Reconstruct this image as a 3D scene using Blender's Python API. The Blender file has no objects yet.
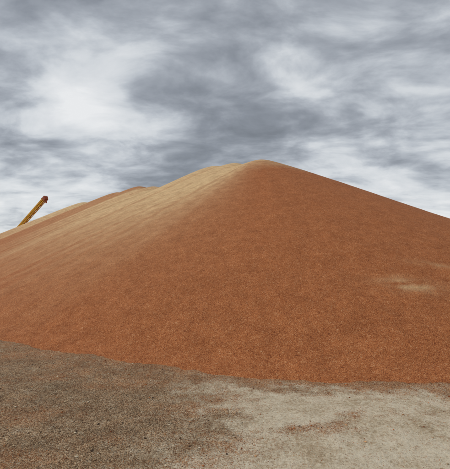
import bpy, math, numpy as np
from mathutils import Vector
rng=np.random.default_rng(7)
sc=bpy.context.scene

# ---------- noise helpers ----------
_tabs={}
def vnoise(x,y,seed=0):
    if seed not in _tabs: _tabs[seed]=np.random.default_rng(100+seed).random((256,256))
    T=_tabs[seed]
    xi=np.floor(x).astype(int); yi=np.floor(y).astype(int)
    fx=x-xi; fy=y-yi; fx=fx*fx*(3-2*fx); fy=fy*fy*(3-2*fy)
    a=T[xi&255,yi&255]; b=T[(xi+1)&255,yi&255]; c=T[xi&255,(yi+1)&255]; d=T[(xi+1)&255,(yi+1)&255]
    return (a*(1-fx)+b*fx)*(1-fy)+(c*(1-fx)+d*fx)*fy
def fbm(x,y,o=4,seed=0):
    s=0;a=1;n=0
    for i in range(o):
        s=s+a*vnoise(x*2**i,y*2**i,seed+i); n+=a; a*=.5
    return s/n-.5
def sstep(a,b,x):
    t=np.clip((x-a)/(b-a),0,1); return t*t*(3-2*t)

# ---------- terrain functions ----------
def ground_z(x,y):
    near=1/(1+(x*x+y*y)/900)
    return (fbm(x*.5,y*.5,4,40)*.07+fbm(x*5,y*5,3,50)*.026)*near
RP=np.array([(1.9,20.8),(-5.2,28.8),(-14.8,39.8),(-36,72)])
seg=np.diff(RP,axis=0); sl=np.hypot(seg[:,0],seg[:,1]); cum=np.concatenate([[0],np.cumsum(sl)])
def ridge_at(t):
    return np.interp(t,cum,RP[:,0]),np.interp(t,cum,RP[:,1])
ap=[(0,0,6.62),(2.2,.1,6.82),(3.8,.0,6.9),(7.4,.1,6.35),(10.6,-.2,6.45),(13.4,.2,6.85),(16.6,-.1,6.7),(20.5,.1,6.4),(24,-.1,6.55)]
t=27.5
while t<cum[-1]:
    ap.append((t,rng.uniform(-.25,.25),6.12+rng.uniform(-.25,.12))); t+=rng.uniform(3,4.2)
nearleft=math.atan2(-.6,-.8)
def pile_info(x,y):
    best=np.full(x.shape,-1e9)
    wx=fbm(x*.12,y*.12,3,3)*.5; wy=fbm(x*.12,y*.12,3,9)*.5
    for (t,o,H) in ap:
        ax,ay=ridge_at(t); ax=ax+o*.8; ay=ay+o*.6
        dx=x-ax; dy=y-ay
        r=np.sqrt(dx*dx+dy*dy+.4)-.45
        az=np.arctan2(dy,dx)
        f=.999+.185*np.clip(np.cos(az-nearleft),0,1)**3+.026*np.clip(np.cos(az+.7),0,1)**4
        rr=(r+(wx*np.cos(az)+wy*np.sin(az))*np.clip(r/12,0,1))*f
        h=H-.424*rr*(H/6.62)
        k=.06
        best=np.logaddexp(best/k,h/k)*k
    bd=np.full(x.shape,1e9); bt=np.zeros(x.shape)
    for i in range(len(seg)):
        p=RP[i]; d=seg[i]/sl[i]
        tt=(x-p[0])*d[0]+(y-p[1])*d[1]; tc=np.clip(tt,0,sl[i])
        q=np.hypot(x-p[0]-d[0]*tc,y-p[1]-d[1]*tc)
        m=q<bd; bd=np.where(m,q,bd); bt=np.where(m,cum[i]+tc,bt)
    az=np.arctan2(y-RP[0][1],x-RP[0][0])
    da=(az-nearleft+math.pi)%(2*math.pi)-math.pi
    u=bt-np.where(bt<=0.001,da*9,0)
    h=best
    h=np.where(h<.12,.12-(.12-h)*.55,h)
    h=h+fbm(u*.8,bd*.08,2,20)*.07*sstep(.2,3,bd)*sstep(0,1.2,h)
    near=1-.75*sstep(1.5,3.5,h)
    h=h+fbm(x*1.3,y*1.3,4,25)*.06*near+fbm(x*7,y*7,3,28)*.02*near
    return h,bd,bt,da,u

def grid_mesh(name,xs,ys,zf):
    X,Y=np.meshgrid(xs,ys); Z=zf(X,Y)
    nx,ny=len(xs),len(ys)
    co=np.stack([X,Y,Z],-1).reshape(-1,3)
    idx=np.arange(nx*ny).reshape(ny,nx)
    q=np.stack([idx[:-1,:-1],idx[:-1,1:],idx[1:,1:],idx[1:,:-1]],-1).reshape(-1,4)
    return X,Y,co,q
def make(name,co,faces,smooth=True):
    me=bpy.data.meshes.new(name); n=faces.shape[1]
    me.vertices.add(len(co)); me.vertices.foreach_set('co',co.astype(np.float32).ravel())
    me.loops.add(faces.size); me.loops.foreach_set('vertex_index',faces.astype(np.int32).ravel())
    me.polygons.add(len(faces)); me.polygons.foreach_set('loop_start',(np.arange(len(faces))*n).astype(np.int32))
    me.polygons.foreach_set('use_smooth',np.full(len(faces),smooth))
    me.update(calc_edges=True)
    ob=bpy.data.objects.new(name,me); sc.collection.objects.link(ob); return ob
def geo(a,b,n,p):
    s=np.linspace(0,1,n)
    return a+(b-a)*s**p

# ---------- materials ----------
class N:
    def __init__(s,name):
        s.m=bpy.data.materials.new(name); s.m.use_nodes=True; s.t=s.m.node_tree
        s.b=s.t.nodes['Principled BSDF']; s.b.inputs['Roughness'].default_value=.9
        s.b.inputs['Specular IOR Level'].default_value=.15
    def n(s,ty,**kw):
        x=s.t.nodes.new(ty)
        for k,v in kw.items(): x.inputs[k].default_value=v
        return x
    def l(s,a,b): s.t.links.new(a,b)
    def ramp(s,fac,stops,interp='LINEAR'):
        r=s.t.nodes.new('ShaderNodeValToRGB'); r.color_ramp.interpolation=interp
        e=r.color_ramp.elements
        while len(e)<len(stops): e.new(.5)
        for i,(p,c) in enumerate(stops):
            e[i].position=p; e[i].color=(*c,1)
        s.l(fac,r.inputs[0]); return r.outputs[0]
    def mix(s,fac,a,b,mode='MIX'):
        x=s.t.nodes.new('ShaderNodeMix'); x.data_type='RGBA'; x.blend_type=mode
        for v,i in ((fac,0),(a,6),(b,7)):
            if hasattr(v,'links'): s.l(v,x.inputs[i])
            else: x.inputs[i].default_value=v if i==0 else (*v,1)
        return x.outputs[2]
    def math(s,op,a,b=0,c=0):
        x=s.t.nodes.new('ShaderNodeMath'); x.operation=op
        for i,v in enumerate((a,b,c)):
            if hasattr(v,'links'): s.l(v,x.inputs[i])
            else: x.inputs[i].default_value=v
        return x.outputs[0]
    def noise(s,scale,detail=4,rough=.55,vec=None,dist=0):
        x=s.n('ShaderNodeTexNoise',Scale=scale,Detail=detail,Roughness=rough,Distortion=dist)
        s.l(vec or s.co,x.inputs['Vector']); return x.outputs[0]
    def attr(s,name):
        x=s.t.nodes.new('ShaderNodeAttribute'); x.attribute_name=name; return x
    def coord(s):
        s.co=s.t.nodes.new('ShaderNodeTexCoord').outputs['Object']

GR=[(0,(.08,.024,.011)),(.2,(.22,.062,.023)),(.45,(.425,.138,.044)),(.72,(.55,.205,.073)),(.9,(.7,.39,.2)),(1,(.85,.68,.47))]
def sorghum():
    k=N('sorghum_grain'); k.coord()
    v=k.n('ShaderNodeTexVoronoi',Scale=105.0); k.l(k.co,v.inputs['Vector'])
    sep=k.t.nodes.new('ShaderNodeSeparateColor'); k.l(v.outputs['Color'],sep.inputs[0])
    n1=k.noise(40,4,.75); n2=k.noise(2.6,7,.68); n3=k.noise(11,5,.7)
    f=k.math('ADD',k.math('MULTIPLY',sep.outputs[0],.6),k.math('MULTIPLY',n1,.5))
    f=k.math('ADD',f,k.math('MULTIPLY',k.math('SUBTRACT',n3,.56),.55))
    col=k.ramp(f,GR)
    ch=k.attr('chaff').outputs['Fac']
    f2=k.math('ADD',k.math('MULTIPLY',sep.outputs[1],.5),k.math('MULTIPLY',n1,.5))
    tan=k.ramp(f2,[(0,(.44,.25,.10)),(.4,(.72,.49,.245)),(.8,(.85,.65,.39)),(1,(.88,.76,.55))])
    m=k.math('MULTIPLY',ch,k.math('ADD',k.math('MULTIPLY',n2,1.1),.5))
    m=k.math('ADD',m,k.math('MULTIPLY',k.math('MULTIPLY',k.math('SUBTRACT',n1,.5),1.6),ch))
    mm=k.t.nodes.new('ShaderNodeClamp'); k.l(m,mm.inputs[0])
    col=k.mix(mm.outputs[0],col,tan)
    br=k.ramp(n2,[(.32,(.85,.82,.81)),(.68,(1.1,1.1,1.1))])
    col=k.mix(1.0,col,br,'MULTIPLY')
    k.l(col,k.b.inputs['Base Color'])
    b=k.n('ShaderNodeBump',Strength=.6,Distance=.013)
    hh=k.math('ADD',k.math('MULTIPLY',v.outputs['Distance'],-.8),k.math('MULTIPLY',n1,1.6))
    hh=k.math('ADD',hh,k.math('MULTIPLY',n3,1.2))
    k.l(hh,b.inputs['Height']); k.l(b.outputs[0],k.b.inputs['Normal'])
    return k.m
def ground_mat():
    k=N('dusty_ground'); k.coord()
    g=k.attr('grain').outputs['Fac']
    r=k.attr('red').outputs['Fac']
    n1=k.noise(30,5,.75); n2=k.noise(2.2,7,.7); n4=k.noise(7,6,.72)
    v=k.n('ShaderNodeTexVoronoi',Scale=95.0); k.l(k.co,v.inputs['Vector'])
    sep=k.t.nodes.new('ShaderNodeSeparateColor'); k.l(v.outputs['Color'],sep.inputs[0])
    f=k.math('ADD',k.math('MULTIPLY',n1,.5),k.math('MULTIPLY',n2,.5))
    dirt=k.ramp(f,[(.33,(.34,.23,.13)),(.43,(.58,.455,.30)),(.52,(.80,.69,.51)),(.68,(.9,.81,.64))])
    f2=k.math('ADD',k.math('MULTIPLY',sep.outputs[0],.55),k.math('MULTIPLY',n1,.45))
    lit=k.ramp(f2,[(0,(.04,.025,.016)),(.3,(.18,.105,.055)),(.5,(.36,.225,.125)),(.7,(.55,.385,.23)),(.92,(.76,.61,.42))])
    red=k.ramp(f2,[(0,(.10,.035,.015)),(.35,(.34,.15,.07)),(.6,(.53,.28,.135)),(.9,(.7,.5,.31))])
    def thr(a,w,c=.5,gn=1.6):
        x=k.math('ADD',a,k.math('MULTIPLY',k.math('SUBTRACT',n4,.5),w))
        x=k.math('ADD',x,k.math('MULTIPLY',k.math('SUBTRACT',sep.outputs[2],.5),.6))
        x=k.math('MULTIPLY_ADD',k.math('SUBTRACT',x,c),gn,.5)
        cl=k.t.nodes.new('ShaderNodeClamp'); k.l(x,cl.inputs[0]); return cl.outputs[0]
    lit=k.mix(thr(r,1.6,.5,1.2),lit,red)
    lum=k.ramp(n2,[(.35,(.72,.72,.72)),(.65,(1.22,1.22,1.22))])
    lit=k.mix(1.0,lit,lum,'MULTIPLY')
    col=k.mix(thr(g,2.0,.5,1.4),dirt,lit)
    k.l(col,k.b.inputs['Base Color'])
    b=k.n('ShaderNodeBump',Strength=.85,Distance=.022)
    hh=k.math('ADD',k.math('MULTIPLY',n1,1.6),k.math('MULTIPLY',n4,2.0))
    hh=k.math('ADD',hh,k.math('MULTIPLY',k.math('MULTIPLY',v.outputs['Distance'],g),-.8))
    k.l(hh,b.inputs['Height']); k.l(b.outputs[0],k.b.inputs['Normal'])
    return k.m
def loose_mat():
    k=N('loose_grain'); k.coord()
    k.l(k.attr('tint').outputs['Color'],k.b.inputs['Base Color']); return k.m
def paint(name,c,c2,rough=.5,metal=0):
    k=N(name); k.coord(); n=k.noise(3,6,.7)
    k.l(k.ramp(n,[(.35,c2),(.55,c)]),k.b.inputs['Base Color'])
    k.b.inputs['Roughness'].default_value=rough; k.b.inputs['Metallic'].default_value=metal
    return k.m

# ---------- grain pile ----------
xs=np.concatenate([-geo(2,85,420,1.9)[::-1],np.linspace(-1.95,5,200),geo(5.03,34,260,1.4)])
ys=np.concatenate([geo(4.0,24,460,1.25),geo(24.08,98,330,1.3)])
info={}
def zf(X,Y):
    h,bd,bt,da,u=pile_info(X,Y); info['v']=(h,bd,bt,da,u)
    g=ground_z(X,Y)
    return np.maximum(h,g-.06)
X,Y,co,q=grid_mesh('p',xs,ys,zf)
h,bd,bt,da,u=info['v']
pile=make('sorghum_grain_pile',co,q)
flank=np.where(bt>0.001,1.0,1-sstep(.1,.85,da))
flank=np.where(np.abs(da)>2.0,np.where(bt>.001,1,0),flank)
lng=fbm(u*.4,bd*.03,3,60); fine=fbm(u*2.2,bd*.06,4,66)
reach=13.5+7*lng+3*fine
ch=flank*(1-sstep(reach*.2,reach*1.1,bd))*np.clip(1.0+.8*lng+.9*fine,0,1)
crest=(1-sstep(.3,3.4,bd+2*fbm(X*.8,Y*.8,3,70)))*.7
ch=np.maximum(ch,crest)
ch=ch*(1-.65*sstep(.08,.22,fbm(u*.22+3,bd*.02,2,80))*(bt>6))
sp=0
for (px,py,a,b_,an,s_) in [(3.55,7.6,.6,.26,-.2,.42),(4.6,8.5,.6,.13,-.25,.22)]:
    ca,sa=math.cos(an),math.sin(an); dx=X-px; dy=Y-py
    e=((dx*ca+dy*sa)/a)**2+((-dx*sa+dy*ca)/b_)**2
    sp=sp+s_*np.exp(-e)*np.clip(.9+3*fbm(X*3.2,Y*6,4,90),0,1.6)
ch=np.clip(ch+sp,0,1)
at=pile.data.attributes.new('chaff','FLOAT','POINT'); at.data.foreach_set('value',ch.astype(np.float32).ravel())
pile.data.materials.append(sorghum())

# ---------- ground ----------
gx=np.concatenate([-geo(6,3000,120,4)[::-1],np.linspace(-5.95,5.95,340),geo(6,3000,120,4)])
gy=np.concatenate([-geo(0,3000,80,4)[:0:-1],np.linspace(0,2,20)[:-1],np.linspace(2,10,300),geo(10.1,3500,130,4)])
X,Y,co,q=grid_mesh('g',gx,gy,ground_z)
gr=make('ground',co,q)
def masks(X,Y):
    d=X-(-.2+.14*(Y-3.3))+1.6*fbm(X*.8+4,Y*1.4,4,15)
    g=1-sstep(-.75,.85,d)
    g=np.maximum(g,.75*sstep(-.05,.2,fbm(X*1.3+2,Y*2.9,5,33))*sstep(3.5,4.0,Y)*(1-sstep(1.0,3.2,X)))
    hp,*_=pile_info(X,Y)
    near=sstep(-.20,-.01,hp+.22*fbm(X*3,Y*3,4,77))
    g=np.maximum(g,near*.95)
    r=np.clip(.42+2.1*fbm(X*.9+9,Y*2.2,5,44)+.35*sstep(-1.0,.6,X),0,1)
    r=np.maximum(r,near*(.7+.3*sstep(-1.6,.2,X))); r=np.where(hp>.03,1,r)
    return g,r,hp
g,r,hp=masks(X,Y)
for nm,v in (('grain',g),('red',r)):
    at=gr.data.attributes.new(nm,'FLOAT','POINT'); at.data.foreach_set('value',v.astype(np.float32).ravel())
gr.data.materials.append(ground_mat())

# ---------- loose grain / pebbles lying on the surface ----------
n=440000
yy=2.2+9*rng.random(n)**1.5; xx=(rng.random(n)*2-1)*(1.2+.72*yy)
g,r,hp=masks(xx,yy)
dens=np.where(hp>.03,.5*(hp<1.4),.10+.8*g)
spill=np.exp(-np.clip(-hp,0,9)/.09)*(hp<=.03)
dens=np.maximum(dens,spill)
keep=rng.random(n)<dens*.66
xx,yy,g,r,hp,spill=[a[keep] for a in (xx,yy,g,r,hp,spill)]
n=len(xx)
gz=ground_z(xx,yy); zz=np.maximum(hp,gz); onp=hp>gz
s=np.where(onp,rng.uniform(.0018,.0032,n),rng.uniform(.0020,.0040,n))
big=rng.random(n)<np.where(onp,0,.010); s=np.where(big,rng.uniform(.005,.013,n),s)
octv=np.array([(1,0,0),(-1,0,0),(0,1,0),(0,-1,0),(0,0,1),(0,0,-1)],float)
octf=np.array([(0,2,4),(2,1,4),(1,3,4),(3,0,4),(2,0,5),(1,2,5),(3,1,5),(0,3,5)])
a=rng.random(n)*6.283; st=rng.uniform(.7,1.5,n)
V=octv[None]*np.stack([s*st,s,s*rng.uniform(.6,.9,n)],-1)[:,None,:]
ca,sa=np.cos(a)[:,None],np.sin(a)[:,None]
vx=V[...,0]*ca-V[...,1]*sa; vy=V[...,0]*sa+V[...,1]*ca
P=np.stack([vx+xx[:,None],vy+yy[:,None],V[...,2]+(zz+s*.35)[:,None]],-1).reshape(-1,3)
F=(octf[None]+(np.arange(n)*6)[:,None,None]).reshape(-1,3)
lg=make('loose_sorghum_grain',P,F,False)
pal_red=np.array([(.42,.14,.046),(.52,.2,.076),(.22,.064,.024),(.66,.37,.18)])
pal_br=np.array([(.18,.11,.06),(.36,.235,.13),(.54,.4,.24),(.09,.058,.04),(.42,.21,.1),(.74,.62,.44)])
pal_gr=np.array([(.64,.53,.37),(.42,.31,.19),(.76,.66,.5),(.42,.23,.11)])
isr=onp|(rng.random(n)<np.maximum(r*.65,spill*.85))
C=np.where(isr[:,None],pal_red[rng.integers(0,4,n)],np.where((rng.random(n)<g)[:,None],pal_br[rng.integers(0,6,n)],pal_gr[rng.integers(0,4,n)]))
C=C*rng.uniform(.8,1.15,n)[:,None]
C4=np.repeat(np.concatenate([C,np.ones((n,1))],1),6,axis=0)
at=lg.data.attributes.new('tint','FLOAT_COLOR','POINT'); at.data.foreach_set('color',C4.astype(np.float32).ravel())
lg.data.materials.append(loose_mat())

# ---------- grain conveyor ----------
Ym=paint('yellow_paint',(.72,.40,.03),(.42,.22,.035)); Rm=paint('dark_red_paint',(.32,.075,.03),(.16,.04,.025))
Bk=paint('black_rubber',(.03,.03,.03),(.05,.045,.04),.8); St=paint('dull_steel',(.25,.24,.22),(.14,.1,.08),.6,.4)
root=bpy.data.objects.new('grain_conveyor',None); sc.collection.objects.link(root)
def addmesh(name,verts,faces,mat):
    me=bpy.data.meshes.new(name); me.from_pydata([tuple(v) for v in verts],[],faces); me.update()
    o=bpy.data.objects.new(name,me); sc.collection.objects.link(o); me.materials.append(mat); o.parent=root; return o
def beams(name,segs,w,mat):
    vs=[];fs=[]
    for a,b in segs:
        a=Vector(a);b=Vector(b); d=(b-a).normalized()
        up=Vector((0,0,1)) if abs(d.z)<.95 else Vector((1,0,0))
        p=d.cross(up).normalized()*w/2; q_=d.cross(p).normalized()*w/2; k=len(vs)
        for c in (a,b): vs+= [c+p+q_,c-p+q_,c-p-q_,c+p-q_]
        fs+=[(k,k+1,k+2,k+3),(k+7,k+6,k+5,k+4)]+[(k+i,k+4+i,k+4+(i+1)%4,k+(i+1)%4) for i in range(4)]
    return addmesh(name,vs,fs,mat)
tip=Vector((-31.5,68,10.45)); foot=Vector((-48.2,82.5,.7))
ax=(tip-foot); L=ax.length; ax.normalize(); sd=ax.cross(Vector((0,0,1))).normalized(); up=sd.cross(ax).normalized()
def W(s,a,b): return foot+ax*s+sd*a+up*b
hw,hh=.22,.40
nb=int(L/.8); S=[]
for a in(-hw,hw):
    for b in(0,hh): S.append((W(0,a,b),W(L,a,b)))
beams('boom_chords',S,.11,Ym)
S=[]
for i in range(nb):
    s0=i*L/nb; s1=(i+1)*L/nb
    for a in(-hw,hw):
        S.append((W(s0,a,0),W(s1,a,hh)) if i%2 else (W(s0,a,hh),W(s1,a,0))); S.append((W(s1,a,0),W(s1,a,hh)))
    S.append((W(s1,-hw,0),W(s1,hw,0)))
beams('boom_lattice',S,.07,Ym)
def prism(name,prof,a0,a1,mat):
    n_=len(prof); vs=[W(s,a0,b) for s,b in prof]+[W(s,a1,b) for s,b in prof]
    fs=[tuple(range(n_)),tuple(range(2*n_-1,n_-1,-1))]+[(i,i+n_,(i+1)%n_+n_,(i+1)%n_) for i in range(n_)]
    return addmesh(name,vs,fs,mat)
prism('belt',[(0,hh+.08),(L,hh+.08),(L,hh+.13),(0,hh+.13)],-.18,.18,Bk)
prism('return_belt',[(.2,.12),(L-.3,.12),(L-.3,.16),(.2,.16)],-.15,.15,Rm)
for i,a in enumerate((-hw-.07,hw+.04)): prism('side_skirt_%d'%(i+1),[(0,hh+.07),(L-.3,hh+.07),(L-.3,hh+.24),(0,hh+.24)],a,a+.03,Ym)
prism('head_hood',[(L-.45,.1),(L-.45,hh+.26),(L-.15,hh+.32),(L+.28,hh+.28),(L+.45,hh+.05),(L+.45,-.06),(L+.15,-.14)],-hw-.08,hw+.08,Rm)
sp0=W(L+.22,0,-.05); vs=[]
for z,w,dx in((0,.2,0),(-.3,.16,.03),(-.6,.12,.05)):
    for i in range(8):
        t_=i*math.pi/4; vs.append(sp0+Vector((dx+w*math.cos(t_),w*math.sin(t_),z)))
addmesh('discharge_spout',vs,[(k+i,k+(i+1)%8,k+8+(i+1)%8,k+8+i) for k in(0,8) for i in range(8)],Rm)
prism('drive_motor',[(L-1.3,hh+.28),(L-1.3,hh+.5),(L-.9,hh+.55),(L-.85,hh+.3)],-.15,.15,Rm)
prism('intake_hopper',[(-1.2,.0),(-1.7,1.2),(1.2,1.5),(.9,.3),(.4,-.1)],-.8,.8,Rm)
fx=W(L*.5,0,0); fx=Vector((fx.x-3.5*ax.x,fx.y-3.5*ax.y,.55))
h2=Vector((ax.x,ax.y,0)).normalized()
S=[]
for a in(-1.3,1.3):
    S+= [(fx+sd*a,W(L*.55,hw*a/1.3,0)),(fx+sd*a,W(L*.22,hw*a/1.3,0)),(fx+sd*a,W(L*.38,hw*a/1.3,0))]
S+=[(fx+sd*-1.5,fx+sd*1.5)]
beams('undercarriage',S,.13,Ym)
for i,a in enumerate((-1.65,1.65)):
    vs=[];fs=[];m_=24
    for (da_,rr) in((-.17,.3),(-.17,.5),(-.1,.55),(.1,.55),(.17,.5),(.17,.3)):
        for j in range(m_):
            t_=2*math.pi*j/m_; vs.append(fx+sd*(a+da_)+h2*rr*math.cos(t_)+Vector((0,0,rr*math.sin(t_))))
    for k in range(6):
        for j in range(m_):
            fs.append((k*m_+j,k*m_+(j+1)%m_,((k+1)%6)*m_+(j+1)%m_,((k+1)%6)*m_+j))
    addmesh('tyre_%d'%(i+1),vs,fs,Bk)
    vs=[fx+sd*(a+s_)+h2*.31*math.cos(2*math.pi*j/m_)+Vector((0,0,.31*math.sin(2*math.pi*j/m_))) for s_ in(-.1,.1) for j in range(m_)]
    addmesh('rim_%d'%(i+1),vs,[tuple(range(m_)),tuple(range(2*m_-1,m_-1,-1))]+[(j,j+m_,(j+1)%m_+m_,(j+1)%m_) for j in range(m_)],St)

# ---------- sun + sky ----------
el,azs=math.radians(36),math.radians(-82)
sd_=Vector((math.sin(azs)*math.cos(el),math.cos(azs)*math.cos(el),math.sin(el)))
sun=bpy.data.lights.new('sun','SUN'); sun.energy=1.5; sun.angle=math.radians(10); sun.color=(1,.93,.83)
so=bpy.data.objects.new('sun',sun); sc.collection.objects.link(so); so.rotation_euler=sd_.to_track_quat('Z','Y').to_euler()
w=bpy.data.worlds.new('World'); sc.world=w; w.use_nodes=True; T=w.node_tree; T.nodes.clear()
def nn(ty,**kw):
    x=T.nodes.new(ty)
    for k,v in kw.items(): x.inputs[k].default_value=v
    return x
def mt(op,a,b=0,c=0):
    x=T.nodes.new('ShaderNodeMath'); x.operation=op
    for i,v in enumerate((a,b,c)):
        if hasattr(v,'links'): T.links.new(v,x.inputs[i])
        else: x.inputs[i].default_value=v
    return x.outputs[0]
sky=T.nodes.new('ShaderNodeTexSky'); sky.sky_type='NISHITA'; sky.sun_disc=False; sky.sun_elevation=el; sky.sun_rotation=azs
tc=T.nodes.new('ShaderNodeTexCoord'); sx=T.nodes.new('ShaderNodeSeparateXYZ'); T.links.new(tc.outputs['Generated'],sx.inputs[0])
X_,Y_,Z_=sx.outputs
zz_=mt('ADD',mt('MAXIMUM',Z_,0),.22)
cx=T.nodes.new('ShaderNodeCombineXYZ'); T.links.new(mt('DIVIDE',X_,zz_),cx.inputs[0]); T.links.new(mt('DIVIDE',Y_,zz_),cx.inputs[1]); cx.inputs[2].default_value=1.3
def nz(sc_,d,r_,dist=0,off=0,scale=(1,1,1)):
    m2=T.nodes.new('ShaderNodeMapping'); m2.inputs['Location'].default_value=(off,off*.7,off); m2.inputs['Rotation'].default_value=(0,0,.3); m2.inputs['Scale'].default_value=scale
    x=nn('ShaderNodeTexNoise',Scale=sc_,Detail=d,Roughness=r_,Distortion=dist)
    T.links.new(cx.outputs[0],m2.inputs[0]); T.links.new(m2.outputs[0],x.inputs[0])
    return x.outputs[0]
A=nz(1.3,4,.5,.35,2.0,(.85,1.1,1)); B=nz(3.4,7,.55,.3,5,(.85,1.1,1))
f=mt('ADD',mt('MULTIPLY',A,.56),mt('MULTIPLY',B,.44))
def lobe(px,py,pw,amp):
    d=Vector(((px-225)/390,1,(250-py)/390)).normalized()
    vm=T.nodes.new('ShaderNodeVectorMath'); vm.operation='DOT_PRODUCT'; vm.inputs[1].default_value=d
    T.links.new(tc.outputs['Generated'],vm.inputs[0])
    return mt('MULTIPLY',mt('POWER',mt('MAXIMUM',vm.outputs['Value'],0),pw),amp)
for L_ in [(95,90,90,.045),(235,60,30,-.055),(10,10,50,-.05),(340,115,160,.02),(440,190,50,.065),(430,40,40,-.05),(50,215,50,.06),(200,20,60,-.03)]:
    f=mt('ADD',f,lobe(*L_))
rp=T.nodes.new('ShaderNodeValToRGB'); T.links.new(f,rp.inputs[0]); e=rp.color_ramp.elements
st=[(.36,(.20,.22,.25)),(.42,(.27,.295,.335)),(.47,(.37,.40,.445)),(.51,(.50,.535,.58)),(.555,(.66,.69,.72)),(.66,(.85,.86,.87))]
while len(e)<len(st): e.new(.5)
for i,(p,c) in enumerate(st): e[i].position=p; e[i].color=(*c,1)
bg1=T.nodes.new('ShaderNodeBackground'); bg1.inputs[1].default_value=.08; T.links.new(sky.outputs[0],bg1.inputs[0])
bg2=T.nodes.new('ShaderNodeBackground'); bg2.inputs[1].default_value=1.0; T.links.new(rp.outputs[0],bg2.inputs[0])
ms=T.nodes.new('ShaderNodeMixShader'); T.links.new(bg1.outputs[0],ms.inputs[1]); T.links.new(bg2.outputs[0],ms.inputs[2])
ms.inputs[0].default_value=.94
out=T.nodes.new('ShaderNodeOutputWorld'); T.links.new(ms.outputs[0],out.inputs[0])

# ---------- camera ----------
cam=bpy.data.cameras.new('camera'); co_=bpy.data.objects.new('camera',cam); sc.collection.objects.link(co_)
cam.sensor_fit='HORIZONTAL'; cam.sensor_width=36; cam.lens=31.2; cam.shift_y=-.021; cam.clip_end=8000; cam.clip_start=.05
co_.location=(0,0,1.7); co_.rotation_euler=(math.radians(90+3.67),0,0)
sc.camera=co_
sc.view_settings.view_transform='Standard'; sc.view_settings.look='None'; sc.view_settings.exposure=0
